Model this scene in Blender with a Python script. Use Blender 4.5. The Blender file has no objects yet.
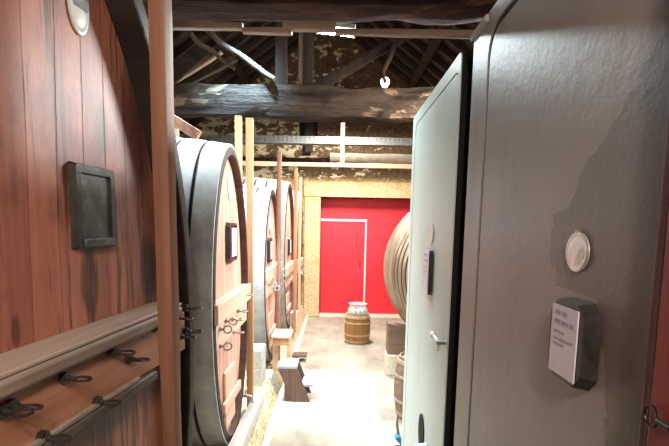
import bpy, bmesh, math, random
from mathutils import Vector, Matrix, noise
random.seed(7)
sc = bpy.context.scene
COL = sc.collection
PI = math.pi
# ------------------------------------------------------------------ camera
F, CX, CY, H = 490.0, 334.5, 285.0, 2.0
ROT = Matrix.Rotation(math.radians(0.15), 3, 'Z') @ Matrix.Rotation(math.radians(90 - 7.0), 3, 'X') @ Matrix.Rotation(math.radians(1.1), 3, 'Z')
CAM = Vector((0, 0, H))
cd = bpy.data.cameras.new('camera'); cam = bpy.data.objects.new('camera', cd); COL.objects.link(cam)
cam.matrix_world = Matrix.Translation(CAM) @ ROT.to_4x4()
cd.sensor_width = 36.0; cd.lens = F / 669.0 * 36.0
cd.shift_x = 0.0; cd.shift_y = (CY - 223.0) / 669.0
cd.clip_start = 0.02; cd.clip_end = 60
sc.camera = cam
def ray(px, py): return ROT @ Vector(((px - CX) / F, -(py - CY) / F, -1.0))
def atY(px, py, y): d = ray(px, py); return CAM + d * (y / d.y)
def atX(px, py, x): d = ray(px, py); return CAM + d * (x / d.x)
def atZ(px, py, z): d = ray(px, py); return CAM + d * ((z - H) / d.z)
def atPlane(px, py, O, n):
    d = ray(px, py); return CAM + d * ((O - CAM).dot(n) / d.dot(n))
# ------------------------------------------------------------------ mesh builder
class MB:
    def __init__(s): s.v = []; s.f = []
    def add(s, vs, fs):
        b = len(s.v); s.v += [Vector(q) for q in vs]; s.f += [tuple(b + i for i in f) for f in fs]; return s
    def box(s, lo, hi, M=None):
        (a, b, c), (d, e, f) = lo, hi
        vs = [Vector(q) for q in ((a,b,c),(d,b,c),(d,e,c),(a,e,c),(a,b,f),(d,b,f),(d,e,f),(a,e,f))]
        if M is not None: vs = [M @ q for q in vs]
        return s.add(vs, [(3,2,1,0),(4,5,6,7),(0,1,5,4),(1,2,6,5),(2,3,7,6),(3,0,4,7)])
    def bar(s, p, q, w, h, up=(0,0,1), seg=1, jit=0.0, seed=0):
        """box-section bar from p to q, w across, h in the up direction"""
        p, q = Vector(p), Vector(q); d = (q - p).normalized(); up = Vector(up)
        x = d.cross(up)
        if x.length < 1e-4: x = d.cross(Vector((1, 0, 0)))
        x.normalize(); u = x.cross(d).normalized()
        vs = []; n = 4 if not jit else 12
        ring = [(-1,-1),(1,-1),(1,1),(-1,1)] if not jit else [(-1,-1),(-.35,-1),(.35,-1),(1,-1),(1,-.35),(1,.35),(1,1),(.35,1),(-.35,1),(-1,1),(-1,.35),(-1,-.35)]
        for i in range(seg + 1):
            c = p.lerp(q, i / seg)
            for (a, b) in ring:
                o = x * (a * w / 2) + u * (b * h / 2)
                if jit:
                    k = noise.noise(Vector((c + o)) * 2.3 + Vector((seed, 0, 0))) * jit + noise.noise(Vector(c + o) * 7 + Vector((0, seed, 0))) * jit * .5
                    r = .9 if abs(a) == 1 and abs(b) == 1 else 1
                    o = o * r + (x * a + u * b) * k
                vs.append(c + o)
        fs = []
        for i in range(seg):
            for j in range(n):
                fs.append((i*n+j, i*n+(j+1)%n, (i+1)*n+(j+1)%n, (i+1)*n+j))
        fs.append(tuple(reversed(range(n)))); fs.append(tuple(range(seg*n, seg*n+n)))
        return s.add(vs, fs)
    def tube(s, pts, r, n=10, closed=False, rr=None):
        pts = [Vector(q) for q in pts]; m = len(pts); vs = []; prev = None
        for i, c in enumerate(pts):
            if closed: d = (pts[(i+1) % m] - pts[i-1]).normalized()
            else: d = (pts[min(i+1, m-1)] - pts[max(i-1, 0)]).normalized()
            a = prev - d * prev.dot(d) if prev is not None else d.cross(Vector((0.13, 0.31, 1)))
            if a.length < 1e-5: a = d.cross(Vector((1, 0, 0)))
            a.normalize(); prev = a; b = d.cross(a); R = rr[i] if rr else r
            for j in range(n):
                t = 2*PI*j/n; vs.append(c + (a*math.cos(t) + b*math.sin(t)) * R)
        fs = []
        for i in range(m if closed else m-1):
            k = (i+1) % m
            for j in range(n): fs.append((i*n+j, i*n+(j+1)%n, k*n+(j+1)%n, k*n+j))
        if not closed: fs.append(tuple(reversed(range(n)))); fs.append(tuple(range((m-1)*n, m*n)))
        return s.add(vs, fs)
    def ring(s, c, ax, R, r, n=20, sq=1.0):
        c = Vector(c); ax = Vector(ax).normalized(); a = ax.orthogonal().normalized(); b = ax.cross(a)
        return s.tube([c + a*math.cos(2*PI*i/n)*R + b*math.sin(2*PI*i/n)*R*sq for i in range(n)], r, 7, True)
    def rev(s, prof, M, n=48, ea=1.0, eb=1.0, cap0=False, cap1=False):
        """prof: (axial, radius-or-(ra, rb)); the local axis is X of M, radii along local Y and Z"""
        vs = []
        for (ax, r) in prof:
            ra, rb = r if isinstance(r, tuple) else (r*ea, r*eb)
            for j in range(n):
                t = 2*PI*j/n; vs.append(M @ Vector((ax, ra*math.cos(t), rb*math.sin(t))))
        fs = []
        for i in range(len(prof)-1):
            for j in range(n): fs.append((i*n+j, (i+1)*n+j, (i+1)*n+(j+1)%n, i*n+(j+1)%n))
        if cap0: fs.append(tuple(range(n)))
        if cap1: fs.append(tuple(reversed(range((len(prof)-1)*n, len(prof)*n))))
        return s.add(vs, fs)
    def prism(s, poly, d):
        """poly: 3D points in order, extruded by the vector d"""
        n = len(poly); d = Vector(d); p = [Vector(q) for q in poly]
        return s.add(p + [q + d for q in p], [tuple(reversed(range(n))), tuple(range(n, 2*n))] + [(i, (i+1)%n, n+(i+1)%n, n+i) for i in range(n)])
    def build(s, name, m, parent=None, loc=None, bevel=0, smooth=True, ang=35):
        me = bpy.data.meshes.new(name)
        off = Vector(loc) if loc is not None else Vector((0,0,0))
        base = parent.get('_o') if parent is not None else None
        if base is not None: off = Vector(base)
        me.from_pydata([v - off for v in s.v], [], s.f)
        bm = bmesh.new(); bm.from_mesh(me); bmesh.ops.recalc_face_normals(bm, faces=bm.faces); bm.to_mesh(me); bm.free()
        me.materials.append(m)
        if smooth:
            for p in me.polygons: p.use_smooth = True
            me.set_sharp_from_angle(angle=math.radians(ang))
        o = bpy.data.objects.new(name, me); COL.objects.link(o)
        if parent is not None: o.parent = parent
        else: o.location = off
        o['_o'] = list(off)
        if bevel:
            b = o.modifiers.new('bevel', 'BEVEL'); b.width = bevel; b.segments = 2; b.limit_method = 'ANGLE'; b.angle_limit = math.radians(40)
        return o
def tag(o, label=None, cat=None, group=None, kind=None):
    for k, v in (('label', label), ('category', cat), ('group', group), ('kind', kind)):
        if v: o[k] = v
    return o
def thing(name, loc, label, cat, group=None):
    o = bpy.data.objects.new(name, None); COL.objects.link(o); o.location = loc; o['_o'] = list(loc); o.empty_display_size = .1
    return tag(o, label, cat, group)
def struct(o): o['kind'] = 'structure'; return o
# ------------------------------------------------------------------ materials
class NT:
    def __init__(s, name):
        s.m = bpy.data.materials.new(name); s.m.use_nodes = True; s.t = s.m.node_tree; s.t.nodes.clear()
        s.out = s.n('ShaderNodeOutputMaterial'); s.p = s.n('ShaderNodeBsdfPrincipled'); s.l(s.p.outputs[0], s.out.inputs[0])
        s.tc = s.n('ShaderNodeTexCoord').outputs['Object']
    def n(s, t, **k):
        q = s.t.nodes.new(t)
        for a, b in k.items(): setattr(q, a, b)
        return q
    def l(s, a, b): s.t.links.new(a, b)
    def put(s, sock, v):
        if hasattr(v, 'is_output'): s.l(v, sock)
        else: sock.default_value = v
    def math(s, op, a, b=0.0, c=0.0):
        q = s.n('ShaderNodeMath', operation=op); s.put(q.inputs[0], a); s.put(q.inputs[1], b); s.put(q.inputs[2], c); return q.outputs[0]
    def noise(s, scale=(1,1,1), sc_=1.0, det=5, rough=.6, w=0.0, vec=None, dist=0.0):
        mp = s.n('ShaderNodeMapping'); mp.inputs['Scale'].default_value = scale; mp.inputs['Location'].default_value = (w, w*.7, w*.3)
        s.l(vec if vec else s.tc, mp.inputs[0])
        q = s.n('ShaderNodeTexNoise'); q.inputs['Scale'].default_value = sc_; q.inputs['Detail'].default_value = det; q.inputs['Roughness'].default_value = rough; q.inputs['Distortion'].default_value = dist
        s.l(mp.outputs[0], q.inputs['Vector']); return q.outputs[0]
    def step(s, v, lo, hi):
        q = s.n('ShaderNodeMapRange'); q.interpolation_type = 'SMOOTHSTEP'; s.put(q.inputs[0], v); q.inputs[1].default_value = lo; q.inputs[2].default_value = hi; return q.outputs[0]
    def mix(s, f, a, b, mode='MIX'):
        q = s.n('ShaderNodeMix', data_type='RGBA', blend_type=mode); s.put(q.inputs[0], f)
        for i, v in ((6, a), (7, b)):
            if hasattr(v, 'is_output'): s.l(v, q.inputs[i])
            else: q.inputs[i].default_value = (*v[:3], 1)
        return q.outputs[2]
    def ramp(s, f, stops):
        q = s.n('ShaderNodeValToRGB'); e = q.color_ramp.elements
        while len(e) < len(stops): e.new(.5)
        for i, (p, c) in enumerate(stops): e[i].position = p; e[i].color = (*c, 1)
        s.l(f, q.inputs[0]); return q.outputs[0]
    def axes(s):
        q = s.n('ShaderNodeSeparateXYZ'); s.l(s.tc, q.inputs[0]); return q.outputs
    def fin(s, col, rough=.6, bump=None, bs=.3, bd=.01, metal=0.0, spec=None, **k):
        s.put(s.p.inputs['Base Color'], (*col, 1) if isinstance(col, tuple) else col); s.put(s.p.inputs['Roughness'], rough); s.p.inputs['Metallic'].default_value = metal
        if spec is not None: s.p.inputs['Specular IOR Level'].default_value = spec
        for a, b in k.items(): s.p.inputs[a.replace('_', ' ')].default_value = b
        if bump is not None:
            b = s.n('ShaderNodeBump'); b.inputs['Strength'].default_value = bs; b.inputs['Distance'].default_value = bd; s.l(bump, b.inputs['Height']); s.l(b.outputs[0], s.p.inputs['Normal'])
        return s.m
def wood(name, dark, light, grain='z', plank=None, pw=.12, rough=.6, stain=.5, stain_col=None, fine=16, groove=(.02,.012,.01), bs=.4, spec=.3, pv=.25, seed=0.0):
    t = NT(name); g = 'xyz'.index(grain)
    s1 = [fine]*3; s1[g] = fine*.045
    s2 = [4.5]*3; s2[g] = .35
    n1 = t.noise(tuple(s1), 1, 7, .65, 3.1+seed); n2 = t.noise(tuple(s2), 1, 4, .6, 7.7+seed); n3 = t.noise((2,2,2), 1, 5, .6, 1.3+seed)
    c = t.ramp(n1, [(.25, dark), (.5, tuple((a+b)/2 for a, b in zip(dark, light))), (.75, light)])
    sc_ = stain_col or tuple(q*.25 for q in dark)
    f = t.math('MULTIPLY', t.step(t.math('ADD', t.math('MULTIPLY', n2, .65), t.math('MULTIPLY', n3, .35)), .5, .68), stain)
    c = t.mix(f, c, sc_); h = n1
    if plank:
        a = t.axes()['xyz'.index(plank)]; q = t.math('DIVIDE', a, pw); fl = t.math('FLOOR', q); fr = t.math('FRACT', q)
        wn = t.n('ShaderNodeTexWhiteNoise', noise_dimensions='1D'); t.l(fl, wn.inputs['W'])
        k = t.math('ADD', t.math('MULTIPLY', wn.outputs[0], pv*2), 1-pv)
        cc = t.n('ShaderNodeCombineColor'); [t.l(k, cc.inputs[i]) for i in range(3)]
        c = t.mix(1.0, c, cc.outputs[0], 'MULTIPLY')
        e = t.math('MINIMUM', fr, t.math('SUBTRACT', 1.0, fr)); gm = t.step(e, .012, .045)
        c = t.mix(gm, groove, c); h = t.math('ADD', t.math('MULTIPLY', n1, .4), gm)
    return t.fin(c, rough, h, bs, .008, spec=spec)
def plain(name, col, rough=.5, metal=0.0, var=.25, sc_=8, bs=.15, **k):
    t = NT(name); n = t.noise((1,1,1), sc_, 6, .65); d = tuple(q*(1-var) for q in col); l = tuple(min(1, q*(1+var)) for q in col)
    return t.fin(t.ramp(n, [(.3, d), (.7, l)]), rough, n, bs, .004, metal, **k)
M = {}
M['near_head'] = None
M['near_board'] = wood('orange cask board', (.36,.13,.065), (.78,.42,.24), 'y', None, .1, .5, .9, (.17,.065,.045), fine=10)
M['near_rail'] = wood('grey weathered rail', (.24,.18,.135), (.48,.39,.31), 'y', None, .1, .65, .6, (.12,.085,.07), fine=20)
M['batten_pale'] = wood('pale ledge board', (.36,.27,.21), (.58,.47,.38), 'y', None, .1, .55, .3, (.2,.13,.1), fine=18)
M['old_bar'] = wood('old blackened bar', (.05,.035,.028), (.17,.125,.095), 'y', None, .1, .55, .6, fine=24)
M['black_wood'] = wood('blackened chime wood', (.012,.009,.008), (.045,.03,.026), 'x', None, .1, .6, .4, fine=14)
M['pink_head'] = wood('pale pink cask wood', (.46,.23,.165), (.72,.45,.345), 'z', 'y', .13, .6, .25, (.20,.08,.05), fine=20, groove=(.12,.05,.035), pv=.13)
M['pink_bar'] = wood('pale pink cask bar', (.52,.29,.20), (.74,.52,.40), 'y', None, .1, .6, .2, (.35,.18,.12), fine=20)
M['body'] = wood('grey limed stave wood', (.36,.36,.345), (.60,.60,.58), 'x', None, .1, .75, .25, (.25,.24,.23), fine=10)
M['inner'] = wood('dark brown chime inside', (.05,.025,.018), (.14,.07,.05), 'x', None, .1, .7, .4, fine=14)
M['hoop'] = plain('dusty grey hoop iron', (.32,.33,.32), .7, 0, .25, 7)
M['iron'] = plain('black iron', (.028,.024,.022), .38, .6, .4, 30)
M['steel_dark'] = plain('worn grey iron', (.075,.065,.06), .35, .6, .4, 30)
M['steel_mid'] = plain('worn iron clamps', (.34,.31,.28), .35, .6, .4, 30)
M['steel'] = plain('bright steel', (.62,.62,.60), .28, .9, .15, 30)
M['post_warm'] = wood('orange timber post', (.36,.15,.06), (.66,.36,.19), 'z', None, .1, .6, .45, (.16,.06,.03), fine=18)
M['post_dark'] = wood('brown timber post', (.17,.075,.045), (.36,.185,.11), 'z', None, .1, .55, .6, (.06,.03,.02), fine=18)
M['post_pale'] = wood('pale timber post', (.55,.36,.22), (.80,.62,.44), 'z', None, .1, .6, .2, (.35,.2,.1), fine=18)
M['rail_pale'] = wood('pale timber rail', (.50,.33,.19), (.78,.60,.40), 'x', None, .1, .6, .3, (.30,.18,.1), fine=18)
M['batten'] = wood('worn batten', (.22,.14,.10), (.46,.33,.245), 'x', None, .1, .6, .4, (.08,.05,.04), fine=18)
def beam_m(name, dark, mid, patch, seed, lo):
    t = NT(name); n = t.noise((1.1,3.2,3.2), 1.5, 7, .68, seed, dist=.5); n2 = t.noise((2,22,22), 1, 6, .65, seed+4); n3 = t.noise((1.0,2.4,2.4), 1.3, 6, .66, seed+9, dist=.8)
    v = t.math('ADD', t.math('MULTIPLY', n, .6), t.math('MULTIPLY', n2, .4))
    c = t.ramp(v, [(.38, dark), (.60, mid)]); c = t.mix(t.math('MULTIPLY', t.step(n3, lo, lo+.05), t.step(n2, .3, .6)), c, patch)
    return t.fin(c, .85, t.math('ADD', v, t.math('MULTIPLY', n3, .6)), 1.0, .03, spec=.06)
M['beam'] = beam_m('dark old beam', (.010,.007,.006), (.075,.040,.030), (.17,.085,.062), 3, .55)
M['beam_grey'] = beam_m('grey brown old beam', (.008,.006,.005), (.055,.036,.024), (.15,.095,.055), 14, .57)
M['truss'] = wood('truss timber', (.012,.008,.006), (.042,.026,.018), 'z', None, .1, .85, .6, (.008,.006,.005), fine=10, bs=.7, spec=.05)
M['pole'] = wood('bare pale pole', (.06,.036,.02), (.15,.10,.06), 'z', None, .1, .6, .4, fine=14)
M['rafter'] = wood('rafter wood', (.020,.012,.008), (.07,.042,.025), 'x', None, .1, .85, .6, (.015,.01,.008), fine=8)
M['roof'] = wood('roof boarding', (.010,.007,.006), (.05,.032,.024), 'y', 'x', .16, .8, .5, fine=7, groove=(.003,.002,.002))
M['keg'] = wood('honey oak staves', (.26,.115,.035), (.58,.33,.13), 'z', None, .1, .5, .6, (.22,.09,.03), fine=26)
M['keg_hoop'] = plain('pale split hoop', (.62,.46,.27), .6, 0, .25, 30)
M['cask_hoop'] = wood('bent chestnut hoops', (.27,.19,.125), (.56,.45,.33), 'z', None, .1, .6, .55, (.10,.06,.04), fine=14)
M['cask_dark'] = plain('dark stave gaps', (.03,.018,.012), .8, 0, .35, 12)
M['cradle'] = wood('brown cradle wood', (.14,.085,.06), (.33,.22,.16), 'x', None, .1, .7, .5, fine=14)
M['red_panel'] = wood('red stained timber', (.14,.020,.018), (.38,.075,.064), 'z', 'y', .2, .4, .6, (.035,.009,.008), fine=26)
M['red_dark'] = wood('dark red edge timber', (.05,.010,.010), (.15,.03,.03), 'z', None, .2, .5, .6, fine=26)
M['stool'] = wood('dark brown stool wood', (.085,.05,.04), (.17,.105,.085), 'z', None, .1, .5, .25, fine=24)
M['glass'] = plain('frosted white glass', (.86,.87,.86), .12, 0, .05, 30, **{'Coat_Weight': .6})
M['white'] = plain('white enamel', (.72,.75,.70), .25, 0, .08, 12)
M['ink'] = plain('grey ink', (.16,.18,.165), .5, 0, .2, 40)
M['ink_blue'] = plain('violet grey ink', (.34,.32,.42), .5, 0, .2, 40)
M['paper'] = plain('lilac white paper', (.66,.64,.74), .35, 0, .06, 9)
M['alu'] = plain('hammered aluminium', (.66,.63,.59), .3, .55, .2, 22, bs=.5)
M['board_dark'] = plain('black board frame', (.03,.028,.025), .35, .1, .5, 26, bs=.4)
M['blue'] = plain('blue plastic', (.03,.25,.55), .35, 0, .1, 9)
M['block'] = plain('grey cement block', (.40,.40,.37), .85, 0, .2, 30, bs=.4)
M['pale_block'] = plain('pale stone block', (.66,.60,.49), .85, 0, .15, 20, bs=.4)
M['kerb'] = plain('cream kerb', (.64,.58,.47), .8, 0, .12, 9)
M['tray'] = plain('galvanised tray', (.15,.15,.145), .6, .2, .2, 22)
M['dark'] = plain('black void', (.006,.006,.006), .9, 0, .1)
def slate():
    t = NT('chalky slate'); n = t.noise((1,1,.7), 17, 6, .7); c = t.ramp(n, [(.35, (.035,.036,.032)), (.55, (.075,.08,.07)), (.72, (.20,.20,.17))]); return t.fin(c, .45, n, .3, .004)
M['slate'] = slate()
def floor_m():
    t = NT('worn pale concrete'); n = t.noise((1,1,1), 1.3, 7, .65); n2 = t.noise((1,.35,1), 5, 6, .7, 4.0); n3 = t.noise((1,1,1), 40, 3, .6)
    v = t.math('ADD', t.math('MULTIPLY', n, .5), t.math('ADD', t.math('MULTIPLY', n2, .4), t.math('MULTIPLY', n3, .1)))
    return t.fin(t.ramp(v, [(.34, (.17,.145,.11)), (.47, (.29,.255,.20)), (.62, (.40,.355,.285))]), .75, n3, .25, .004)
M['floor'] = floor_m()
def wall_m():
    t = NT('peeling lime plaster'); z = t.axes()[2]
    n = t.noise((1,1,1.5), 3.6, 7, .62, 2.0, dist=.4); n2 = t.noise((1,1,1), 14, 6, .65, 5.0); n3 = t.noise((1,1,1), 1.2, 4, .6, 9.0)
    m = t.math('ADD', t.math('MULTIPLY', n, .75), t.math('MULTIPLY', n2, .25))
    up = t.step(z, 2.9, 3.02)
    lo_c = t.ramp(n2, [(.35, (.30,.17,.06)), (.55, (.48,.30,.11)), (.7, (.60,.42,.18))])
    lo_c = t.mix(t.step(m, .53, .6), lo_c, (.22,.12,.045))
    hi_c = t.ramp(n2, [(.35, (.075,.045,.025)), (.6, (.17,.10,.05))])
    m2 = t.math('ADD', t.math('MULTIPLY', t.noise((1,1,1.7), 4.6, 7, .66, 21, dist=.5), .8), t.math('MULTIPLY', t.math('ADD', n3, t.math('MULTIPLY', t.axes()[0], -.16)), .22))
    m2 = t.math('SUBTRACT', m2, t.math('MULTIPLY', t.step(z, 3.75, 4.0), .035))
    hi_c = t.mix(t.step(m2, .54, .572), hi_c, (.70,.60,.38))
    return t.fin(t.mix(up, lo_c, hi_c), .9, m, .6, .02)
M['wall'] = wall_m()
def stone_m():
    t = NT('yellow sandstone'); n = t.noise((1,1,1), 26, 7, .7); n2 = t.noise((1,1,1), 3, 4, .6, 3)
    c = t.ramp(n, [(.3, (.34,.23,.10)), (.5, (.60,.45,.24)), (.7, (.74,.60,.37))]); c = t.mix(t.step(n2, .52, .66), c, (.48,.34,.14)); return t.fin(c, .9, n, .6, .01)
M['stone'] = stone_m()
def plinth_m():
    t = NT('rough pebbled plinth'); v = t.n('ShaderNodeTexVoronoi'); v.inputs['Scale'].default_value = 30; t.l(t.tc, v.inputs['Vector']); n = t.noise((1,1,1), 9, 5, .6)
    c = t.mix(t.step(v.outputs[0], .3, .7), (.66,.55,.36), (.36,.25,.12)); c = t.mix(t.step(n, .45, .65), c, (.60,.52,.38)); return t.fin(c, .9, v.outputs[0], .6, .01)
M['plinth'] = plinth_m()
def door_m():
    t = NT('bright red door paint'); a = t.axes(); fr = t.math('FRACT', t.math('DIVIDE', a[2], .42)); e = t.math('MINIMUM', fr, t.math('SUBTRACT', 1.0, fr))
    n = t.noise((1,1,1), 3, 4, .6); c = t.ramp(n, [(.3, (.68,.018,.032)), (.7, (.78,.026,.045))]); g = t.step(e, .004, .016); c = t.mix(g, (.50,.010,.02), c); return t.fin(c, .5, g, .2, .004)
M['door'] = door_m()
M['door_edge'] = plain('pale door edge leak light', (.74,.62,.70), .6, 0, .1)
def tank_m(name, base, var, marks):
    t = NT(name); a = t.axes()
    n = t.noise((1,1,.12), 7, 5, .6); n2 = t.noise((1,1,1), 2.2, 6, .65, 3); n3 = t.noise((1,1,1), 26, 6, .7, 5)
    d = tuple(q*(1-var) for q in base); l = tuple(q*(1+var*.6) for q in base)
    c = t.ramp(t.math('ADD', t.math('MULTIPLY', n, .45), t.math('MULTIPLY', n2, .55)), [(.32, d), (.5, base), (.68, l)])
    c = t.mix(t.math('MULTIPLY', t.step(n3, .64, .72), .35), c, tuple(q*.45 for q in base))
    if marks:
        z0, z1 = marks[0][1]-.05, marks[-1][1]+.05
        zf = t.n('ShaderNodeMapRange'); t.l(a[2], zf.inputs[0]); zf.inputs[1].default_value = z0; zf.inputs[2].default_value = z1
        rp = t.ramp(zf.outputs[0], [((z-z0)/(z1-z0), ((y+1.5)/3,)*3) for y, z in marks])
        sp = t.n('ShaderNodeSeparateColor'); t.l(rp, sp.inputs[0])
        yb = t.math('ADD', t.math('SUBTRACT', t.math('MULTIPLY', sp.outputs[0], 3.0), 1.5), t.math('MULTIPLY', t.math('SUBTRACT', t.noise((1,1,1), 11, 6, .65, 11), .5), .20))
        f_ = t.math('SUBTRACT', 1.0, t.step(t.math('SUBTRACT', a[1], yb), -.006, .006))
        c = t.mix(t.math('MULTIPLY', f_, .8), c, tuple(q_*.58 for q_ in base))
    for (y, z, ry, rz, k) in []:
        dy = t.math('DIVIDE', t.math('SUBTRACT', a[1], y), ry); dz = t.math('DIVIDE', t.math('SUBTRACT', a[2], z), rz)
        q = t.math('SQRT', t.math('ADD', t.math('MULTIPLY', dy, dy), t.math('MULTIPLY', dz, dz)))
        q = t.math('ADD', q, t.math('MULTIPLY', t.math('SUBTRACT', t.noise((1,1,.8), 7, 5, .6, 11), .5), .9))
        c = t.mix(t.math('MULTIPLY', t.math('SUBTRACT', 1.0, t.step(q, .94, 1.0)), k), c, tuple(q_*.45 for q_ in base))
    return t.fin(c, .42, n3, .35, .006, spec=.45)
# ------------------------------------------------------------------ room
WALL_Y = atZ(340, 317, 0).y
XL, XR, YB = -4.0, 4.0, -1.6
RZ, RX, SL = 6.1, -0.2, 0.75
struct(MB().box((XL-.2, YB-.2, -.12), (XR+.2, WALL_Y+1.0, 0)).build('floor', M['floor']))
ez = RZ - SL*(RX-XL); er = RZ - SL*(XR-RX)
dL = atY(320, 250, WALL_Y).x; dR = dL + 2.45; dT = atY(350, 197.5, WALL_Y).z
def wall_poly():
    mb = MB()
    for poly in ([(XL,0),(dL,0),(dL,dT),(dL,RZ-SL*abs(dL-RX)),(XL,ez)], [(dL,dT),(dR,dT),(dR,RZ-SL*(dR-RX)),(RX,RZ),(dL,RZ-SL*abs(dL-RX))], [(dR,0),(XR,0),(XR,er),(dR,RZ-SL*(dR-RX)),(dR,dT)]):
        mb.prism([(x, WALL_Y, z) for x, z in poly], (0, .5, 0))
    return mb
struct(wall_poly().build('wall_end', M['wall'], smooth=False))
struct(MB().prism([(XL,YB,0),(XR,YB,0),(XR,YB,er),(RX,YB,RZ),(XL,YB,ez)], (0,-.2,0)).build('wall_back', M['wall'], smooth=False))
struct(MB().box((XL-.2, YB, 0), (XL, WALL_Y, ez)).build('wall_left', M['wall']))
struct(MB().box((XR, YB, 0), (XR+.2, WALL_Y, er)).build('wall_right', M['wall']))
# roof: two boarded slopes with rafters and purlins
nL = Vector((-SL, 0, 1)).normalized(); nR = Vector((SL, 0, 1)).normalized()
SX0, SX1, SY0, SY1 = -2.35, -1.35, 3.75, 4.75
zr_ = lambda x: RZ - SL*abs(x-RX)
cl = MB()
for (xa, xb, ya, yb_) in ((SX1,RX,YB,WALL_Y), (XL-.3,SX0,YB,WALL_Y), (SX0,SX1,YB,SY0), (SX0,SX1,SY1,WALL_Y)):
    cl.prism([(xb,ya,zr_(xb)),(xb,yb_,zr_(xb)),(xa,yb_,zr_(xa)),(xa,ya,zr_(xa))], nL*.06)
ceil_l = struct(cl.build('ceiling_left', M['roof']))
ceil_r = struct(MB().prism([(RX,YB,RZ),(RX,WALL_Y,RZ),(XR+.3,WALL_Y,er-.3*SL),(XR+.3,YB,er-.3*SL)], nR*.06).build('ceiling_right', M['roof']))
y = YB + .3; k = 0
while y < WALL_Y - .1:
    for (cx, cz, ce, nn, xe) in ((RX, RZ, ceil_l, nL, XL), (RX, RZ, ceil_r, nR, XR)):
        z1 = RZ - SL*abs(xe-RX)
        MB().bar(Vector((RX, y, RZ)) - nn*.055 + Vector((0,0,-.02)), Vector((xe, y + random.uniform(-.05,.05), z1)) - nn*.055, .075, .10, nn, 10, .012, k).build('rafter', M['rafter'], ce)
    y += .46; k += 1
for (xx, ce, nn) in ((RX-1.7, ceil_l, nL), (RX+1.7, ceil_r, nR)):
    zz = RZ - SL*1.7
    MB().bar(Vector((xx, YB+.05, zz)) - nn*.18, Vector((xx, WALL_Y-.02, zz)) - nn*.18, .14, .14, nn, 24, .012, 5).build('purlin', M['truss'], ce)
MB().bar((RX, YB+.05, RZ-.2), (RX, WALL_Y-.02, RZ-.2), .14, .2, (0,0,1), 24, .012, 5).build('ridge_beam', M['truss'], ceil_l)
# end door in its stone surround
RV = .32
jam = atY(304, 250, WALL_Y).x; lin = atY(350, 182, WALL_Y).z
sm = MB()
sm.box((jam, WALL_Y-.03, 0), (dL, WALL_Y+.45, dT)); sm.box((dR, WALL_Y-.03, 0), (dR+.35, WALL_Y+.45, dT))
struct(sm.build('trim_1', M['stone'], bevel=.015))
struct(MB().box((jam-.02, WALL_Y-.04, dT), (dR+.37, WALL_Y+.45, lin)).build('trim_2', M['stone'], bevel=.015))
door = struct(MB().box((dL-.02, WALL_Y+RV, 0.03), (dR+.02, WALL_Y+RV+.07, dT+.02)).build('door_1', M['door']))
a = atY(320.5, 219, WALL_Y+RV); b = atY(366.5, 219, WALL_Y+RV); wt = a.z - .01
wx = b.x; yy = WALL_Y + RV
MB().box((dL+.02, yy-.02, .05), (wx-.03, yy, wt-.03)).build('wicket_panel', M['door'], door, bevel=.004)
MB().box((dL+.0, yy-.012, wt-.03), (wx+.01, yy, wt+.02)).build('wicket_head_edge', M['door_edge'], door)  # pale edge strips paint the daylight leaking round the wicket
MB().box((wx-.025, yy-.012, .05), (wx+.01, yy, wt-.03)).build('wicket_side_edge', M['door_edge'], door)
MB().box((dL+1.21, yy-.006, wt+.02), (dL+1.235, yy, dT)).build('door_seam', M['door'], door)
struct(MB().box((dL, WALL_Y-.05, 0), (dR, WALL_Y+RV, .03)).build('trim_3', M['kerb']))
MB().bar((wx-.12, yy-.03, 1.05), (wx-.12, yy-.03, 1.2), .02, .02, (0,1,0)).build('door_handle', M['iron'], door)
# plinth and kerb along the cask row
k0, k1 = 1.2, WALL_Y-.03
struct(MB().prism([(-1.9,k0,0),(-.63,k0,0),(-.63,k0,.03),(-.72,k0,.25),(-1.9,k0,.25)], (0,k1-k0,0)).build('trim_4', M['plinth']))
struct(MB().prism([(-.63,k0,0),(-.575,k0,0),(-.585,k0,.035),(-.635,k0,.035)], (0,k1-k0,0)).build('trim_5', M['kerb']))
# niche in the end wall, above the lintel
nz0 = atY(305, 136, WALL_Y); nz1 = atY(318, 118, WALL_Y)
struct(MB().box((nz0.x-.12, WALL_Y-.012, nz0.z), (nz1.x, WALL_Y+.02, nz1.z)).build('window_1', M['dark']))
na = atY(305, 152, WALL_Y-.14); nb_ = atY(313, 136, WALL_Y-.14)
tag(MB().box((na.x, WALL_Y-.16, na.z), (nb_.x, WALL_Y-.115, nz1.z+.1)).build('short_post', M['black_wood'], loc=(na.x, WALL_Y-.14, na.z)), 'short blackened post on the end wall beside the dark niche', 'post')
# ------------------------------------------------------------------ trusses
def truss(yc, zb, th, label, m, kps, seed, extra=None):
    t = thing('roof_truss', (0, yc, 0), label, 'roof beam')
    xl, xr = XL, XR
    MB().bar((xl, yc, zb+th/2), (xr, yc, zb+th/2), .30, th, (0,0,1), 44, .035, seed).build('tie_beam', m, t)
    for xe in (XL+.1, XR-.1):
        nn = nL if xe < 0 else nR; z1 = RZ - SL*abs(xe-RX)
        MB().bar(Vector((RX, yc, RZ)) - nn*.30 + Vector((0,0,-.1)), Vector((xe, yc, z1)) - nn*.26, .18, .2, nn, 12, .02, seed).build('principal_rafter', M['truss'], t)
    for (x0, z0, x1, z1, w, mm, nm) in kps:
        MB().bar((x0, yc, z0), (x1, yc, z1), w, w, (0,1,0), 8, .012, seed+x0).build(nm, mm, t)
    return t
B1 = atZ(300, 24, 3.2).y + .15; B2 = atZ(300, 117, 3.2).y + .15
kp = atY(281, 88, B2).x; k2 = atY(301.5, 88, B2).x; k3 = atY(308.5, 88, B2).x
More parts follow.
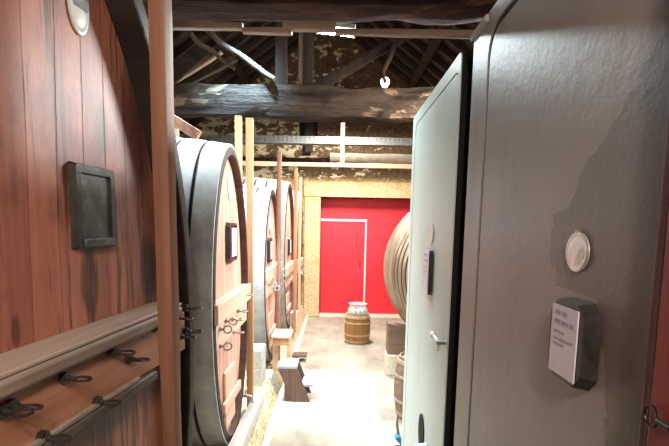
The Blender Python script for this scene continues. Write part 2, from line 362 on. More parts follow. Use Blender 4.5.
t1 = truss(B1, atY(300, 27, B1+.17).z, .42, 'near dark reddish tie beam crossing overhead with pale battens under its edge', M['beam'], [(kp, 3.7, kp, 5.6, .2, M['truss'], 'king_post')], 3)
zb1 = 3.2; yf = B1-.16
for (pa, pb, y0, y1, dy) in ((163, 243, 22, 28, 0), (243, 292, 28, 33, -.004), (283, 336, 22, 29.5, -.01), (335, 480, 29, 34.5, 0)):
    A = atY(pa, y0, yf+dy); Bq = atY(pb, y0+ (pb-pa)*.019, yf+dy); hh = (y1-y0)/F*yf
    MB().bar(A - Vector((0,0,hh/2)), Bq - Vector((0,0,hh/2)), .05, hh, (0,0,1), 10, .006, pa).build('batten', M['batten'], t1)
bA = atY(415, 32, B2); bB = atY(309, 92, B2)
t2 = truss(B2, 3.2, .36, 'grey-brown tie beam crossing beyond the near one with posts rising from it', M['beam_grey'],
    [(kp, 3.5, kp, 5.6, .14, M['truss'], 'king_post'), (k2, 3.5, k2, 4.6, .06, M['pole'], 'prop'), (k3, 3.5, k3, 4.6, .1, M['truss'], 'prop'), (bB.x, bB.z, bA.x+.35, bA.z+.22, .11, M['truss'], 'strut'),
     (atY(283,88,B2).x, 3.5, atY(165,20,B2).x-.5, atY(165,20,B2).z-.9, .02, M['truss'], 'tie_rod')], 9)
# loose poles and slanting timbers seen between the two beams
def pole(pts, yy, r0, r1, name, mat, label, cat='pole', n=9):
    P = [atY(px, py, yy + dy) for (px, py, dy) in pts]; Q = []
    for i in range(len(P)-1):
        for j in range(4): Q.append(P[i].lerp(P[i+1], j/4))
    Q.append(P[-1]); Q = [q + Vector((noise.noise(q*5)*.012, 0, noise.noise(q*6+Vector((3,0,0)))*.012)) for q in Q]
    m = len(Q); o = MB().tube(Q, r0, n, rr=[r0+(r1-r0)*i/(m-1) for i in range(m)]).build(name, mat, loc=Q[0]); return tag(o, label, cat)
pole([(200,22,.25),(220,42,.2),(245,58,.12),(262,72,.06),(275,80,.0)], B2-.2, .035, .03, 'bent_pole', M['pole'], 'long bent pale pole slanting down to the king post under the roof')
pole([(191,34,0),(200,44,0),(214,52,.02),(222,60,.02),(234,69,.02)], B2+.25, .03, .022, 'crooked_branch', M['pole'], 'short wavy pale branch beside the bent pole under the roof')
pole([(396,28,.2),(394,44,.1),(387,62,0),(383,72,0),(385,82,0)], B2-.12, .045, .02, 'hanging_branch', M['truss'], 'crooked brown branch hanging down above the glowing bulb')
def slant(p, q, ya, w, mat, label, seed, name='slanting_timber'):
    A = atY(*p, ya); Bq = atY(*q, ya)
    o = MB().bar(A, Bq, .08, w, (0,0,1), 12, .014, seed).build(name, mat, loc=A); return tag(o, label, 'timber')
slant((160,86),(205,48), B2+.5, .2, M['rafter'], 'broad brown slanting timber at the corner where the near post meets the roof', 1)
slant((160,98),(236,58), B2+.9, .07, M['pole'], 'thin pale slanting timber just under the wavy branch', 2)
slant((166,88),(222,52), B2+1.2, .04, M['post_pale'], 'narrow pale slat for lit rafter edges, slanting between the broad timber and thin timber', 4)  # pale slat paints the light caught on rafter edges
def emit(name, col, st):
    m = bpy.data.materials.new(name); m.use_nodes = True; nt = m.node_tree; nt.nodes.clear(); o = nt.nodes.new('ShaderNodeOutputMaterial'); e = nt.nodes.new('ShaderNodeEmission'); e.inputs[0].default_value = (*col, 1); e.inputs[1].default_value = st; nt.links.new(e.outputs[0], o.inputs[0]); return m
def tube_lamp(c, d, L, label, st=30, fixture=True):
    c = Vector(c); d = Vector(d).normalized(); t = thing('tube_lamp', c, label, 'lamp')
    up = Vector((0,0,1)); side = d.cross(up).normalized()
    MB().bar(c + up*.05 - d*L/2, c + up*.05 + d*L/2, .09, .04).build('housing', M['white'], t, bevel=.006)
    MB().tube([c - d*L*.47, c + d*L*.47], .016, 12).build('tube', emit('tube glow', (.80,.95,1), st), t)
    for s in (-1, 1): MB().bar(c + d*s*L*.49 - up*.02, c + d*s*L*.49 + up*.04, .03, .02, d).build('tube_socket', M['white'], t)
    ro = RZ - SL*abs(c.x-RX) - .1
    for s in (-1, 1): MB().tube([c + d*s*L*.3 + up*.07, Vector((c.x + d.x*s*L*.3, c.y + d.y*s*L*.3, RZ - SL*abs(c.x + d.x*s*L*.3 - RX)-.02))], .004, 6).build('hanging_wire', M['iron'], t)
    return t
def area(name, loc, rot, sx, sy, e, col):
    l = bpy.data.lights.new(name, 'AREA'); l.shape = 'RECTANGLE'; l.size = sx; l.size_y = sy; l.energy = e; l.color = col
    o = bpy.data.objects.new(name, l); COL.objects.link(o); o.location = loc; o.rotation_euler = rot; return o
L1 = atY(336, 33, 4.1)
tube_lamp(L1, (1, .25, 0), .30, 'short glowing tube lamp just under the pale battens of the near beam', 60)
area('tube_lamp_light', L1 - Vector((0,0,.03)), (0,0,0), .30, .05, 42, (.82,.97,1))
L2 = Vector((-.15, 6.5, 3.66))
tube_lamp(L2, (0, 1, 0), 1.2, 'tube lamp hung over the aisle behind the second tie beam', 30)
area('aisle_light', L2 - Vector((0,0,.03)), (0,0,0), .08, 1.2, 70, (.95,.97,1))
L3 = Vector((.1, 8.6, 4.0))
tube_lamp(L3, (0, 1, 0), 1.2, 'tube lamp hung over the aisle nearest the red door', 30)
area('door_light', L3 - Vector((0,0,.03)), (0,0,0), .08, 1.2, 330, (1,.96,.90))
# added fill: a dim warm unseen lamp behind the viewpoint
L4 = Vector((.10, -.7, 3.0)); tube_lamp(L4, (0, 1, 0), .9, 'added fill tube lamp behind the viewer, lighting the near casks', 4)
area('near_fill', L4 - Vector((0,0,.03)), (math.radians(30),0,0), .06, .9, 88, (1,.83,.72))
L5 = Vector((1.5, 4.85, 3.3)); tube_lamp(L5, (0, 1, 0), 1.2, 'added fill tube lamp hidden behind the grey tanks, lighting the cask heads', 12)  # unseen lamp added to brighten the cask heads
area('side_fill', L5 - Vector((.03,0,.03)), (0,math.radians(50),0), .08, 1.2, 225, (1,.97,.94))
bp = atY(385, 83, B2+.12)
bulb = thing('light_bulb', bp, 'bright round bulb resting on the second tie beam under the hanging branch', 'lamp')
prof = [(0,.018),(.02,.02),(.045,.04),(.075,.052),(.105,.048),(.128,.028),(.138,.004)]
Mz = Matrix.Translation(bp - Vector((0,0,.07))) @ Matrix.Rotation(-PI/2, 4, 'Y')
MB().rev(prof, Mz, 20, cap0=True, cap1=True).build('bulb_glass', emit('bulb glow', (1,.93,.80), 14), bulb)
MB().rev([(-.05,.02),(0,.022),(.005,.02)], Mz, 16, cap0=True, cap1=True).build('bulb_base', M['iron'], bulb)
sky = struct(MB().prism([(SX1,SY0,zr_(SX1)),(SX1,SY1,zr_(SX1)),(SX0,SY1,zr_(SX0)),(SX0,SY0,zr_(SX0))], nL*.02).build('window_2', emit('daylight through the roof pane', (.72,.88,1), 6)))
area('skylight_daylight', ((SX0+SX1)/2 + .08, (SY0+SY1)/2, zr_((SX0+SX1)/2)-.22), (0, math.radians(0), 0), .9, .95, 330, (.84,.94,1)).data.spread = math.radians(85)
BX = -1.08
slit = struct(MB().prism([(BX+.3,5.15,zr_(BX+.3)-.005),(BX+.3,5.27,zr_(BX+.3)-.005),(BX-.3,5.27,zr_(BX-.3)-.005),(BX-.3,5.15,zr_(BX-.3)-.005)], -nL*.01).build('added_slit_pane', emit('added blue slit glow', (.35,.65,1), 5)))  # slit and glowing pane added to throw a blue streak on the beam
area('added_slit_light', (BX, 5.2, zr_(BX+.3)-.45), (math.radians(14),0,0), .55, .08, 85, (.35,.66,1)).data.spread = math.radians(28)
# ------------------------------------------------------------------ rails in the far bay
ty = WALL_Y - 1.0
A = atY(150, 137.5, ty); Bq = atY(470, 143.2, ty); zt = (A.z+Bq.z)/2
tr = thing('cable_tray', (0, ty, zt), 'long grey perforated cable tray spanning the bay below the second beam', 'cable tray')
def tray():
    mb = MB(); x = A.x - 1.2; xe = 3.9
    mb.box((x, ty-.01, zt+.055), (xe, ty+.01, zt+.075)); mb.box((x, ty-.01, zt-.06), (xe, ty+.01, zt-.02))
    mb.box((x, ty, zt-.06), (xe, ty+.2, zt-.052)); mb.box((x, ty+.19, zt-.06), (xe, ty+.2, zt+.075))
    while x < xe: mb.box((x, ty-.01, zt-.02), (x+.05, ty+.01, zt+.055)); x += .085
    return mb
tray().build('tray', M['tray'], tr)
for xx in (-3.2, 3.2): MB().tube([(xx, ty+.1, zt+.07), (xx, ty+.1, RZ-SL*abs(xx-RX))], .008, 6).build('hanger_rod', M['tray'], tr)
ry = 7.5
A = atY(240, 161.5, ry); zr = atY(330, 165, ry).z
tag(MB().bar((-3.9, ry, zr), (3.9, ry, zr), .07, .065, (0,0,1), 30, .006, 3).build('cross_rail', M['rail_pale'], loc=(0,ry,zr)), 'pale wooden rail running across the aisle above the far casks', 'rail')
pw = atY(370, 158, WALL_Y-.1)
struct(MB().bar((atY(330,157,WALL_Y-.1).x, WALL_Y-.1, pw.z), (3.9, WALL_Y-.1, pw.z), .16, .17, (0,0,1), 20, .012, 8).build('trim_6', plain('limewashed ledge', (.70,.64,.50), .85, 0, .2, 8)))
struct(MB().bar((-3.9, WALL_Y-.06, atY(290,160,WALL_Y-.06).z), (atY(330,157,WALL_Y-.06).x, WALL_Y-.06, atY(290,160,WALL_Y-.06).z), .1, .1, (0,0,1), 20, .015, 18).build('trim_7', M['beam']))
px = atY(342.5, 140, ry).x
tag(MB().box((px-.03, ry-.025, zr+.03), (px+.035, ry+.025, 3.75)).build('short_post', M['post_pale'], loc=(px,ry,zr+.03), bevel=.004), 'short pale post standing on the cross rail in front of the tray', 'post')
# ------------------------------------------------------------------ casks
def frame_of(C0, ang):
    """axis X = outwards to the aisle, Y = along the row, Z up"""
    return Matrix.Translation(C0) @ Matrix.Rotation(ang, 4, 'Z')
def ring_bolt(base, n, parent, up, R=.03, L=.07, mat=None, flat=True, rot=0.0, sq=1.5, k=1.0):
    base = Vector(base); n = Vector(n).normalized(); mat = mat or M['iron']
    mb = MB().tube([base - n*.005, base + n*L*.5, base + n*L], .011*k, 8, rr=[.016*k, .011*k, .008*k])
    mb.tube([base, base + n*.02*k], .02*k, 8)
    b = mb.build('clamp_bolt', mat, parent)
    ax = Vector(up) if flat else Vector(up).cross(n).normalized()
    ax = Matrix.Rotation(rot, 3, n) @ ax
    a = n; bb = ax.cross(a).normalized(); c = base + n*(L + R*sq*.9); m = 18
    MB().tube([c + a*math.cos(2*PI*i/m)*R*sq + bb*math.sin(2*PI*i/m)*R for i in range(m)], R*.22, 7, True).build('ring', mat, b)
def cask(label, C0, ang, ea, eb, L, head_m, hoops, bulge=.06, ch=.05, th=.05, body_m=None, n=72, rim_m=None):
    Mx = frame_of(C0, ang)
    root = thing('wine_cask', (C0.x, C0.y, 0), label, 'cask')
    def rad(s):
        q = (s + L/2)/(L/2); k = 1 + bulge*(1 - q*q); return (ea*k, eb*k)
    sub = lambda r, d: (r[0]-d, r[1]-d)
    P = [(-L*i/14, rad(-L*i/14)) for i in range(15)]
    body = MB(); body.rev(list(reversed(P)), Mx, n, cap0=True)
    body.rev([(0, rad(0)), (0.004, sub(rad(0), .012)), (0.004, sub(rad(0), th)), (-ch-.02, sub(rad(0), th+.004))], Mx, n)
    body.build('stave_body', body_m or M['body'], root)
    # a thin dark lining on the inside of the chime
    MB().rev([(0.002, sub(rad(0), th)), (0.002, sub(rad(0), th+.006)), (-ch-.01, sub(rad(0), th+.008))], Mx, n).build('chime', rim_m or M['inner'], root)
    r0 = sub(rad(0), th+.010)
    MB().rev([(-ch-.045, r0), (-ch, r0)], Mx, n, cap0=True, cap1=True).build('head', head_m, root)
    for (s0, s1, h) in hoops:
        ex = lambda r, d: (r[0]+d, r[1]+d); st = 5
        prof = [(s0, ex(rad(s0), -.004)), (s0, ex(rad(s0), h))] + [(s0+(s1-s0)*i/st, ex(rad(s0+(s1-s0)*i/st), h)) for i in range(1, st)] + [(s1, ex(rad(s1), h)), (s1, ex(rad(s1), -.004))]
        MB().rev(prof, Mx, n).build('hoop', M['hoop'], root)
    return root, Mx
# --- the cask beside the camera
def near_head_mat(O, marks, zband):
    t = NT('oiled red cask wood'); a = t.axes()
    n1 = t.noise((24,24,1.1), 1, 7, .66, 3); n2 = t.noise((7,7,.38), 1, 5, .62, 8, dist=.6); n3 = t.noise((1,1,.8), 3.2, 6, .66, 5); n4 = t.noise((40,40,3), 1, 4, .6, 1)
    c = t.ramp(t.math('ADD', t.math('MULTIPLY', n1, .5), t.math('MULTIPLY', n2, .5)), [(.28, (.17,.057,.038)), (.42, (.40,.148,.095)), (.56, (.50,.205,.135)), (.70, (.62,.31,.22))])
    c = t.mix(t.math('MULTIPLY', t.step(n3, .47, .64), .6), c, (.15,.055,.04))
    c = t.mix(t.math('MULTIPLY', t.step(t.math('ADD', t.math('MULTIPLY', n2, .5), t.math('MULTIPLY', n4, .5)), .515, .62), .8), c, (.05,.02,.016))
    wq = t.math('DIVIDE', t.math('ADD', a[1], t.math('MULTIPLY', t.noise((1,1,.5), 1.6, 3, .5, 6), .08)), .118)
    fl = t.math('FLOOR', wq); fr = t.math('FRACT', wq); wn = t.n('ShaderNodeTexWhiteNoise', noise_dimensions='1D'); t.l(fl, wn.inputs['W'])
    k = t.math('ADD', t.math('MULTIPLY', wn.outputs[0], .28), .86); cc = t.n('ShaderNodeCombineColor'); [t.l(k, cc.inputs[i]) for i in range(3)]
    c = t.mix(1.0, c, cc.outputs[0], 'MULTIPLY')
    e = t.math('MINIMUM', fr, t.math('SUBTRACT', 1.0, fr)); gm = t.step(e, .006, .03)
    c = t.mix(t.math('MULTIPLY', t.math('SUBTRACT', 1.0, gm), t.math('MULTIPLY', t.step(n3, .38, .62), .8)), c, (.035,.014,.011))
    wob = t.math('MULTIPLY', t.math('SUBTRACT', t.noise((13,13,1.3), 1, 6, .65, 13), .5), 2.0)
    for (P_, Q_, kk) in marks:
        y0, y1 = sorted((P_.y-O.y, Q_.y-O.y)); z0, z1 = sorted((P_.z, Q_.z))
        dy = t.math('DIVIDE', t.math('SUBTRACT', a[1], (y0+y1)/2), (y1-y0)/2); dz = t.math('DIVIDE', t.math('SUBTRACT', a[2], (z0+z1)/2), (z1-z0)/2)
        q = t.math('ADD', t.math('SQRT', t.math('ADD', t.math('MULTIPLY', dy, dy), t.math('MULTIPLY', dz, dz))), wob)
        c = t.mix(t.math('MULTIPLY', t.math('SUBTRACT', 1.0, t.step(q, .55, 1.1)), kk), c, (.045,.02,.017))
    zz = t.math('ADD', a[2], t.math('MULTIPLY', wob, .07)); bd_ = t.math('MULTIPLY', t.step(zz, zband-.17, zband-.10), t.math('SUBTRACT', 1.0, t.step(zz, zband+.02, zband+.04)))
    c = t.mix(t.math('MULTIPLY', bd_, .7), c, (.06,.028,.025))  # run-off stain and shade under the lower bar painted as one band
    return t.fin(c, .45, t.math('ADD', t.math('MULTIPLY', n1, .5), gm), .3, .006, spec=.35)
NO = Vector((-.70, 2.1, 0)); nt = Vector((.0803, .9968, 0)).normalized(); nn = Vector((.9968, -.0803, 0)).normalized()
nang = math.atan2(nn.y, nn.x)
near = lambda px, py, off=0.0: atPlane(px, py, NO + nn*off, nn)
ext = near(163, 260, .0)
C0 = Vector((NO + nt*((ext - NO).dot(nt) - .95))) + nn*.09; C0.z = 1.52
near_cask, NM = cask('huge red-stained cask head filling the near side with clamps along its board', C0, nang, 1.05, 1.5, 1.9, near_head_mat(C0, [(near(77,250), near(99,318), .7), (near(138,235), near(160,306), .75), (near(24,20), near(44,250), .2), (near(118,-20), near(150,180), .55), (near(92,90), near(108,165), .5), (near(6,310), near(22,352), .6), (near(104,-40), near(172,330), .4), (near(50,40), near(64,240), .35)], near(100, 405, .05).z), [], body_m=M['black_wood'], rim_m=M['black_wood'], bulge=.03, ch=.09, th=.06, n=96)
def plane_bar(pa, pb, h, off0, off1, name, mat, parent, bevel=.006):
    """bar lying on the near head between two pixels of its upper front edge"""
    A = near(*pa, off1); Bq = near(*pb, off1); d = nn*(off1-off0); c = Vector((0,0,-h))
    mb = MB(); mb.prism([A, Bq, Bq+c, A+c], -d); return mb.build(name, mat, parent, bevel=bevel)
def near_line(pts_off, s):
    pass
rail_z = near(60, 353, .13).z
def along(s0, s1, z0, z1, o0, o1):
    p = lambda s, o, z: Vector((NO + nt*s + nn*o).to_2d().to_3d()) + Vector((0,0,z))
    mb = MB(); q = [p(s0,o0,z0), p(s1,o0,z0), p(s1,o1,z0), p(s0,o1,z0)]
    mb.prism(q, (0,0,z1-z0)); return mb
s_of = lambda px, py, off=0.0: (near(px, py, off) - NO).dot(nt)
sE = s_of(185, 303, .13)
board_lo = near(100, 405, .10).z
along(-1.55, s_of(185, 320, .095), board_lo, rail_z-.05, .0, .095).build('clamp_board', M['near_board'], near_cask, bevel=.006)
along(-1.6, sE-.004, rail_z-.055, rail_z-.012, .0, .125).build('ledge_rail', M['near_rail'], near_cask, bevel=.012)
along(-1.6, sE, rail_z-.0115, rail_z, .0, .118).build('ledge_board', M['batten_pale'], near_cask, bevel=.003)
along(-1.5, s_of(157, 372, .11), board_lo-.03, board_lo, .0, .115).build('lower_bar', M['old_bar'], near_cask, bevel=.006)
along(-1.5, s_of(140, 372, .11), board_lo+.001, board_lo+.016, .0955, .112).build('lower_slat', M['near_rail'], near_cask, bevel=.004)
for (px, py, rt) in ((-2,411,.1),(8,406,-.1),(62,378,0),(110,352,.1),(127,359,-.05),(152,328,.05),(95,402,.05),(40,437,0),(184,308,0),(174,318,0),(184,331,.05),(177,337,0)):
    ring_bolt(near(px, py, .095), nn, near_cask, (0,0,1), .0165, .03, M['steel_dark'], rot=rt, sq=1.45, k=.8)
rb = near(165, 396, .02)
MB().tube([(rb.x+.02, rb.y, .12), (rb.x+.02, rb.y, rb.z)], .012, 8, ).build('stay_rod', M['post_warm'], near_cask)
# oval plaque and dark board on the near head
def oval(c, n, up, a, b, th, name, mat, label, marks):
    c = Vector(c); n = Vector(n).normalized(); up = Vector(up); x = up.cross(n).normalized(); m = 40
    t = thing(name, c, label, 'plaque')
    mb = MB(); R = Matrix((( n.x, x.x, up.x, c.x), (n.y, x.y, up.y, c.y), (n.z, x.z, up.z, c.z), (0,0,0,1)))
    mb.rev([(0,1),(th*.7,1),(th,.95),(th*1.05,.86),(th*.9,.80),(th,.70),(th*1.3,.3),(th*1.35,.02)], R, m, a, b, cap0=True, cap1=True)
    mb.build('plate', mat, t)
    k = MB()
    for (u0, v0, u1, v1, w) in marks:
        P = c + x*(u0*a) + up*(v0*b) + n*(th*1.35); Q = c + x*(u1*a) + up*(v1*b) + n*(th*1.35)
        k.bar(P, Q, w, .002, n)
    if marks: k.build('lettering', M['ink'], t)
    return t
pc = near(78, 4, .002)
up_n = Vector((0,0,1))
NUM = [(-.5,.35,-.5,-.1,.011),(-.5,.35,-.25,-.1,.010),(-.25,.35,-.25,-.1,.011),(-.5,-.1,.62,-.1,.007),(-.05,.1,.12,.1,.008),(-.05,.1,-.05,-.1,.009),(.12,.1,.12,-.1,.009),(.36,.35,.36,-.1,.011),(.62,.35,.62,-.1,.011)]
oval(pc, nn, up_n, .05, .085, .005, 'oval_plaque', M['white'], 'white oval enamel plaque high on the huge red cask head', NUM)
def board(c, n, up, w, h, th, label, cut, face_m, frame_m, paper=None):
    c = Vector(c); n = Vector(n).normalized(); up = Vector(up); x = up.cross(n).normalized()
    t = thing('notice_board', c, label, 'notice board'); P = lambda u, v, d: c + x*u + up*v + n*d
    def outline(W, Hh, k): return [(-W+k,-Hh),(W-k,-Hh),(W,-Hh+k),(W,Hh-k),(W-k,Hh),(-W+k,Hh),(-W,Hh-k),(-W,-Hh+k)]
    o = outline(w/2, h/2, cut); i = outline(w/2-.028, h/2-.028, cut*.75+.001); m = len(o)
    mb = MB(); vs = [P(*q, 0) for q in o] + [P(*q, th) for q in outline(w/2-.006, h/2-.006, cut)] + [P(*q, th) for q in i] + [P(*q, th*.4) for q in i]
    fs = []
    for r in range(3):
        for j in range(m): fs.append((r*m+j, r*m+(j+1)%m, (r+1)*m+(j+1)%m, (r+1)*m+j))
    fs.append(tuple(reversed(range(m)))); mb.add(vs, fs); mb.build('frame', frame_m, t, smooth=False)
    MB().prism([P(*q, th*.4) for q in i], n*.004).build('face', face_m, t, smooth=False)
    if paper:
        pw_, ph_ = paper; d = th*.4+.006 if paper[0] < w-.07 else th+.002
        d = th + .001
        s = MB().prism([P(-pw_/2,-ph_/2,d), P(pw_/2,-ph_/2,d), P(pw_/2,ph_/2,d), P(-pw_/2,ph_/2,d)], n*.003).build('paper_sheet', M['paper'], t, smooth=False)
        k = MB(); rr = random.Random(5)
        for (v, segs) in ((.40, 2), (.27, 3), (.12, 2), (.02, 3), (-.06, 2)):
            u = -.36
            for _ in range(segs):
                L = rr.uniform(.1, .26); k.bar(P(u*pw_, v*ph_, d+.0035), P(min(u+L, .4)*pw_, v*ph_, d+.0035), .009 if v > .2 else .005, .001, n); u += L+.06
        k.build('lettering', M['ink_blue'], s)
    return t, P
bc = near(97.5, 207.5, .02) - nn*.02; w_ = s_of(117.5, 210, .02) - s_of(78, 210, .02); h_ = near(93.5, 167).z - near(93.5, 249.5).z
nb, P = board(bc + nn*.001, nn, up_n, w_, h_, .02, 'black framed chalky slate board hanging on the huge red cask head', .006, M['slate'], M['board_dark'])
MB().prism([P(-w_*.36,-h_*.47,.012), P(w_*.40,-h_*.47,.012), P(w_*.40,-h_*.37,.012), P(-w_*.36,-h_*.37,.012)], nn*.016).build('chalk_ledge', M['slate'], nb, bevel=.004)
# leaning post in front of the near ledge
p0 = near(172.5, 446, .215); p1 = near(161.5, 60, .215); dd = (p1 - p0)/(p1.z - p0.z)
pb = p0 + dd*(0.001 - p0.z); pt = p0 + dd*(3.18 - p0.z)
tag(MB().bar(pb, pt, .062, .05, nn, 16, .004, 2).build('timber_post', M['post_dark'], loc=pb), 'tall brown post leaning against the ledge of the huge red cask', 'post')
# --- four casks down the row
C = []
HP = [(-.004-.175*i, -.004-.175*i-.148, .020) for i in range(10)]
def row_cask(label, x, y0, y1, zb, zt, hoops=HP, skew=0.0, L=1.75, **k):
    c = Vector((x, (y0+y1)/2, (zb+zt)/2)); return cask(label, c, skew, (y1-y0)/2, (zt-zb)/2, L, M['pink_head'], hoops, body_m=M['black_wood'], **k)
def on(root_M, px, py, off=-.05):
    n = (root_M.to_3x3() @ Vector((1,0,0))); O = root_M @ Vector((off,0,0)); return atPlane(px, py, O, n)
c1x = -.80
yN = atX(213, 295, c1x).y; yF = atX(248, 295, c1x).y
zT = atX(236, 150, c1x).z
c1, M1 = row_cask('first pale pink cask beyond the near post with wide grey hoops', c1x, yN, yF, .26, zT, bulge=.05)
c2x = -.80; yN2 = atX(264.5, 290, c2x).y; yF2 = atX(280, 290, c2x).y
c2, M2 = row_cask('second cask of the row, standing past the grey cement blocks', c2x, yN2, yF2, .26, atX(272, 189, c2x).z)
c3x = -.76; yN3 = yF2 + .2; yF3 = atX(294, 290, c3x).y
c3, M3 = row_cask('third cask of the row, behind the white box', c3x, yN3, yF3, .26, atX(290, 183, c3x).z)
c4x = -.72; yN4 = yF3 + .15; yF4 = WALL_Y-.15
c4, M4 = row_cask('last cask of the row, against the wall beside the red door', c4x, yN4, yF4, .26, atX(300, 192, c4x).z)
def dress(root, Mx, z, boltz, big=True):
    n3 = Mx.to_3x3() @ Vector((1,0,0)); t3 = Mx.to_3x3() @ Vector((0,1,0)); o = Mx.translation
    # half length of the row-wise chord of the head
    vs = [v.co for v in root.children[2].data.vertices]; half = max(abs((v).dot(t3)) for v in vs)
    P = lambda u, zz, d: Vector((o.x, o.y, 0)) + t3*u + n3*d + Vector((0,0,zz))
    def slab(u0, u1, z0, z1, d0, d1): return MB().prism([P(u0,z0,d0),P(u1,z0,d0),P(u1,z0,d1),P(u0,z0,d1)], (0,0,z1-z0))
    slab(-half*.93, half*.93, z-.07, z+.07, -.05, .03).build('crossbar', M['pink_bar'], root, bevel=.008)
    slab(-half*.90, half*.90, z-.26, z-.075, -.05, -.0).build('clamp_board', M['pink_bar'], root, bevel=.006)
    for u, zz, rt in boltz: ring_bolt(P(u*half, z+zz, .0 if zz > -.07 else .0), n3, root, (0,0,1), .025 if root is c1 else .032, .035, M['steel_mid'], rot=rt, flat=True, sq=1.1, k=.75)
    # lower manhole door
    slab(-.17, .17, .40, .86, -.052, -.025).build('manhole_door', M['pink_bar'], root, bevel=.01)
    slab(-.30, .30, .58, .66, -.026, .0).build('manhole_bar', M['pink_bar'], root, bevel=.006)
    return P, half
zc = on(M1, 230, 306, .02).z
P1, h1 = dress(c1, M1, zc, [(-.72,-.12,PI/2-.2),(-.72,-.24,1.2),(-.45,-.1,1.5),(-.1,-.13,.1),(.2,-.1,.1),(-.05,-.24,0),(.6,0,.2)])
P2, h2 = dress(c2, M2, on(M2, 268, 276, .02).z, [(-.6,-.12,1.4),(-.2,-.2,1.3),(.1,-.2,1.3),(.4,-.1,1.2),(.6,-.2,1.3),(.4,.0,.2)])
P3, h3 = dress(c3, M3, on(M3, 291, 268, .02).z, [(-.5,-.12,1.4),(0,-.2,1.2),(.5,-.1,1.3)])
P4, h4 = dress(c4, M4, on(M4, 299, 265, .02).z, [(-.5,-.12,1.4),(0,-.2,1.2),(.5,-.1,1.3)])
# dark stave opening on the first cask's lower head
MB().prism([on(M1, 230, 376, -.048), on(M1, 234, 372, -.048), on(M1, 236, 400, -.048), on(M1, 236, 442, -.048), on(M1, 232, 442, -.048)], (.004,0,0)).build('tasting_slot', M['dark'], c1)
# plaques and notice boards on the row casks
n1 = M1.to_3x3() @ Vector((1,0,0))
oval(on(M1, 229.5, 186, -.049), n1, up_n, .075, .11, .01, 'oval_plaque', M['white'], 'white oval plaque near the top of the first pale pink cask', [])
oval(on(M2, 270, 225, -.049), n1, up_n, .08, .11, .01, 'oval_plaque', M['white'], 'small white oval plaque on the second cask of the row', [])
def small_board(Mx, px, py, w, h, label):
    q = on(Mx, px, py, -.049); q.y = min(max(q.y, Mx.translation.y-.25), Mx.translation.y+.25); t, P = board(q, n1, up_n, w, h, .035, label, .03, M['slate'], M['board_dark'], (w*.6, h*.72)); return t
small_board(M1, 229.5, 242, .30, .31, 'dark framed board with white sheet on the first pale pink cask')
small_board(M2, 268.5, 250, .28, .31, 'dark framed board with white sheet on the second cask')
small_board(M3, 291, 245, .28, .31, 'dark framed board with white sheet on the third cask')
# --- posts between the casks
def post(px0, px1, pyb, x, zb, zt, mat, label, name='timber_post', dep=.06, top=None):
    a_ = atX((px0+px1)/2, pyb, x); yy = a_.y; w = abs(atY(px1, pyb, yy).x - atY(px0, pyb, yy).x)
    return tag(MB().bar((x, yy, zb), (x + (top or 0), yy, zt), dep, w, (1,0,0), 10, .003, px0).build(name, mat, loc=(x,yy,zb)), label, 'post')
post(246.5, 253.5, 300, -.80, .255, 2.93, M['post_warm'], 'tall orange post on the plinth between the first and second casks')
q = atY(238.5, 118, yF+.45)
tag(MB().box((q.x-.03, yF+.42, .255), (q.x+.03, yF+.48, 3.02)).build('timber_post', M['post_warm'], loc=(q.x, yF+.45, .255), bevel=.004), 'orange post rising behind the first cask up to the tie beam', 'post')
post(276.5, 281, 250, -.725, .255, 2.87, M['post_dark'], 'brown post standing in front of the gap after the second cask')
post(293.5, 297, 250, -.655, .255, 2.86, M['post_warm'], 'slim orange post in front of the third cask')
post(298.5, 301, 250, -.64, .255, 2.80, M['post_pale'], 'slim pale post in front of the last cask')
# slanting brace above the first cask, and a small yellow offcut
A = atY(140, 100, 4.05); Bq = atY(199, 136, 4.05)
tag(MB().bar(A, Bq, .05, .08, (0,0,1), 6, .004, 1).build('slanting_brace', M['post_dark'], loc=A), 'brown brace slanting down behind the near post above the first cask', 'timber')
A = atY(176, 120, B2)
tag(MB().box((A.x-.025, B2-.02, 2.51), (A.x+.025, B2+.03, 3.2)).build('short_post', M['post_pale'], loc=(A.x,B2,2.51)), 'short yellowish upright behind the slanting brown brace', 'post')
# --- low things along the plinth
bx = -.725
yb0, yb1 = 3.2, atX(259, 398, bx).y
tag(MB().bar((bx, yb0, .31), (bx, yb1, .31), .11, .11, (0,0,1), 12, .005, 3).build('sleeper_beam', wood('grey sleeper', (.36,.35,.32), (.58,.56,.51), 'y', None, .1, .75, .3, fine=16), loc=(bx,yb0,.255)), 'grey squared beam lying on the plinth at the foot of the first cask', 'beam')
q = atX(254.5, 395, -.86); yq = q.y
for i, lab in enumerate(('lower grey cement block on the plinth behind the orange post', 'upper grey cement block with pale top behind the orange post')):
    tag(MB().box((-.95, yq-.02, .252+.2*i), (-.78, yq+.3, .448+.2*i)).build('cement_block', M['block'], loc=(-.86,yq,.252+.2*i), bevel=.008), lab, 'block')
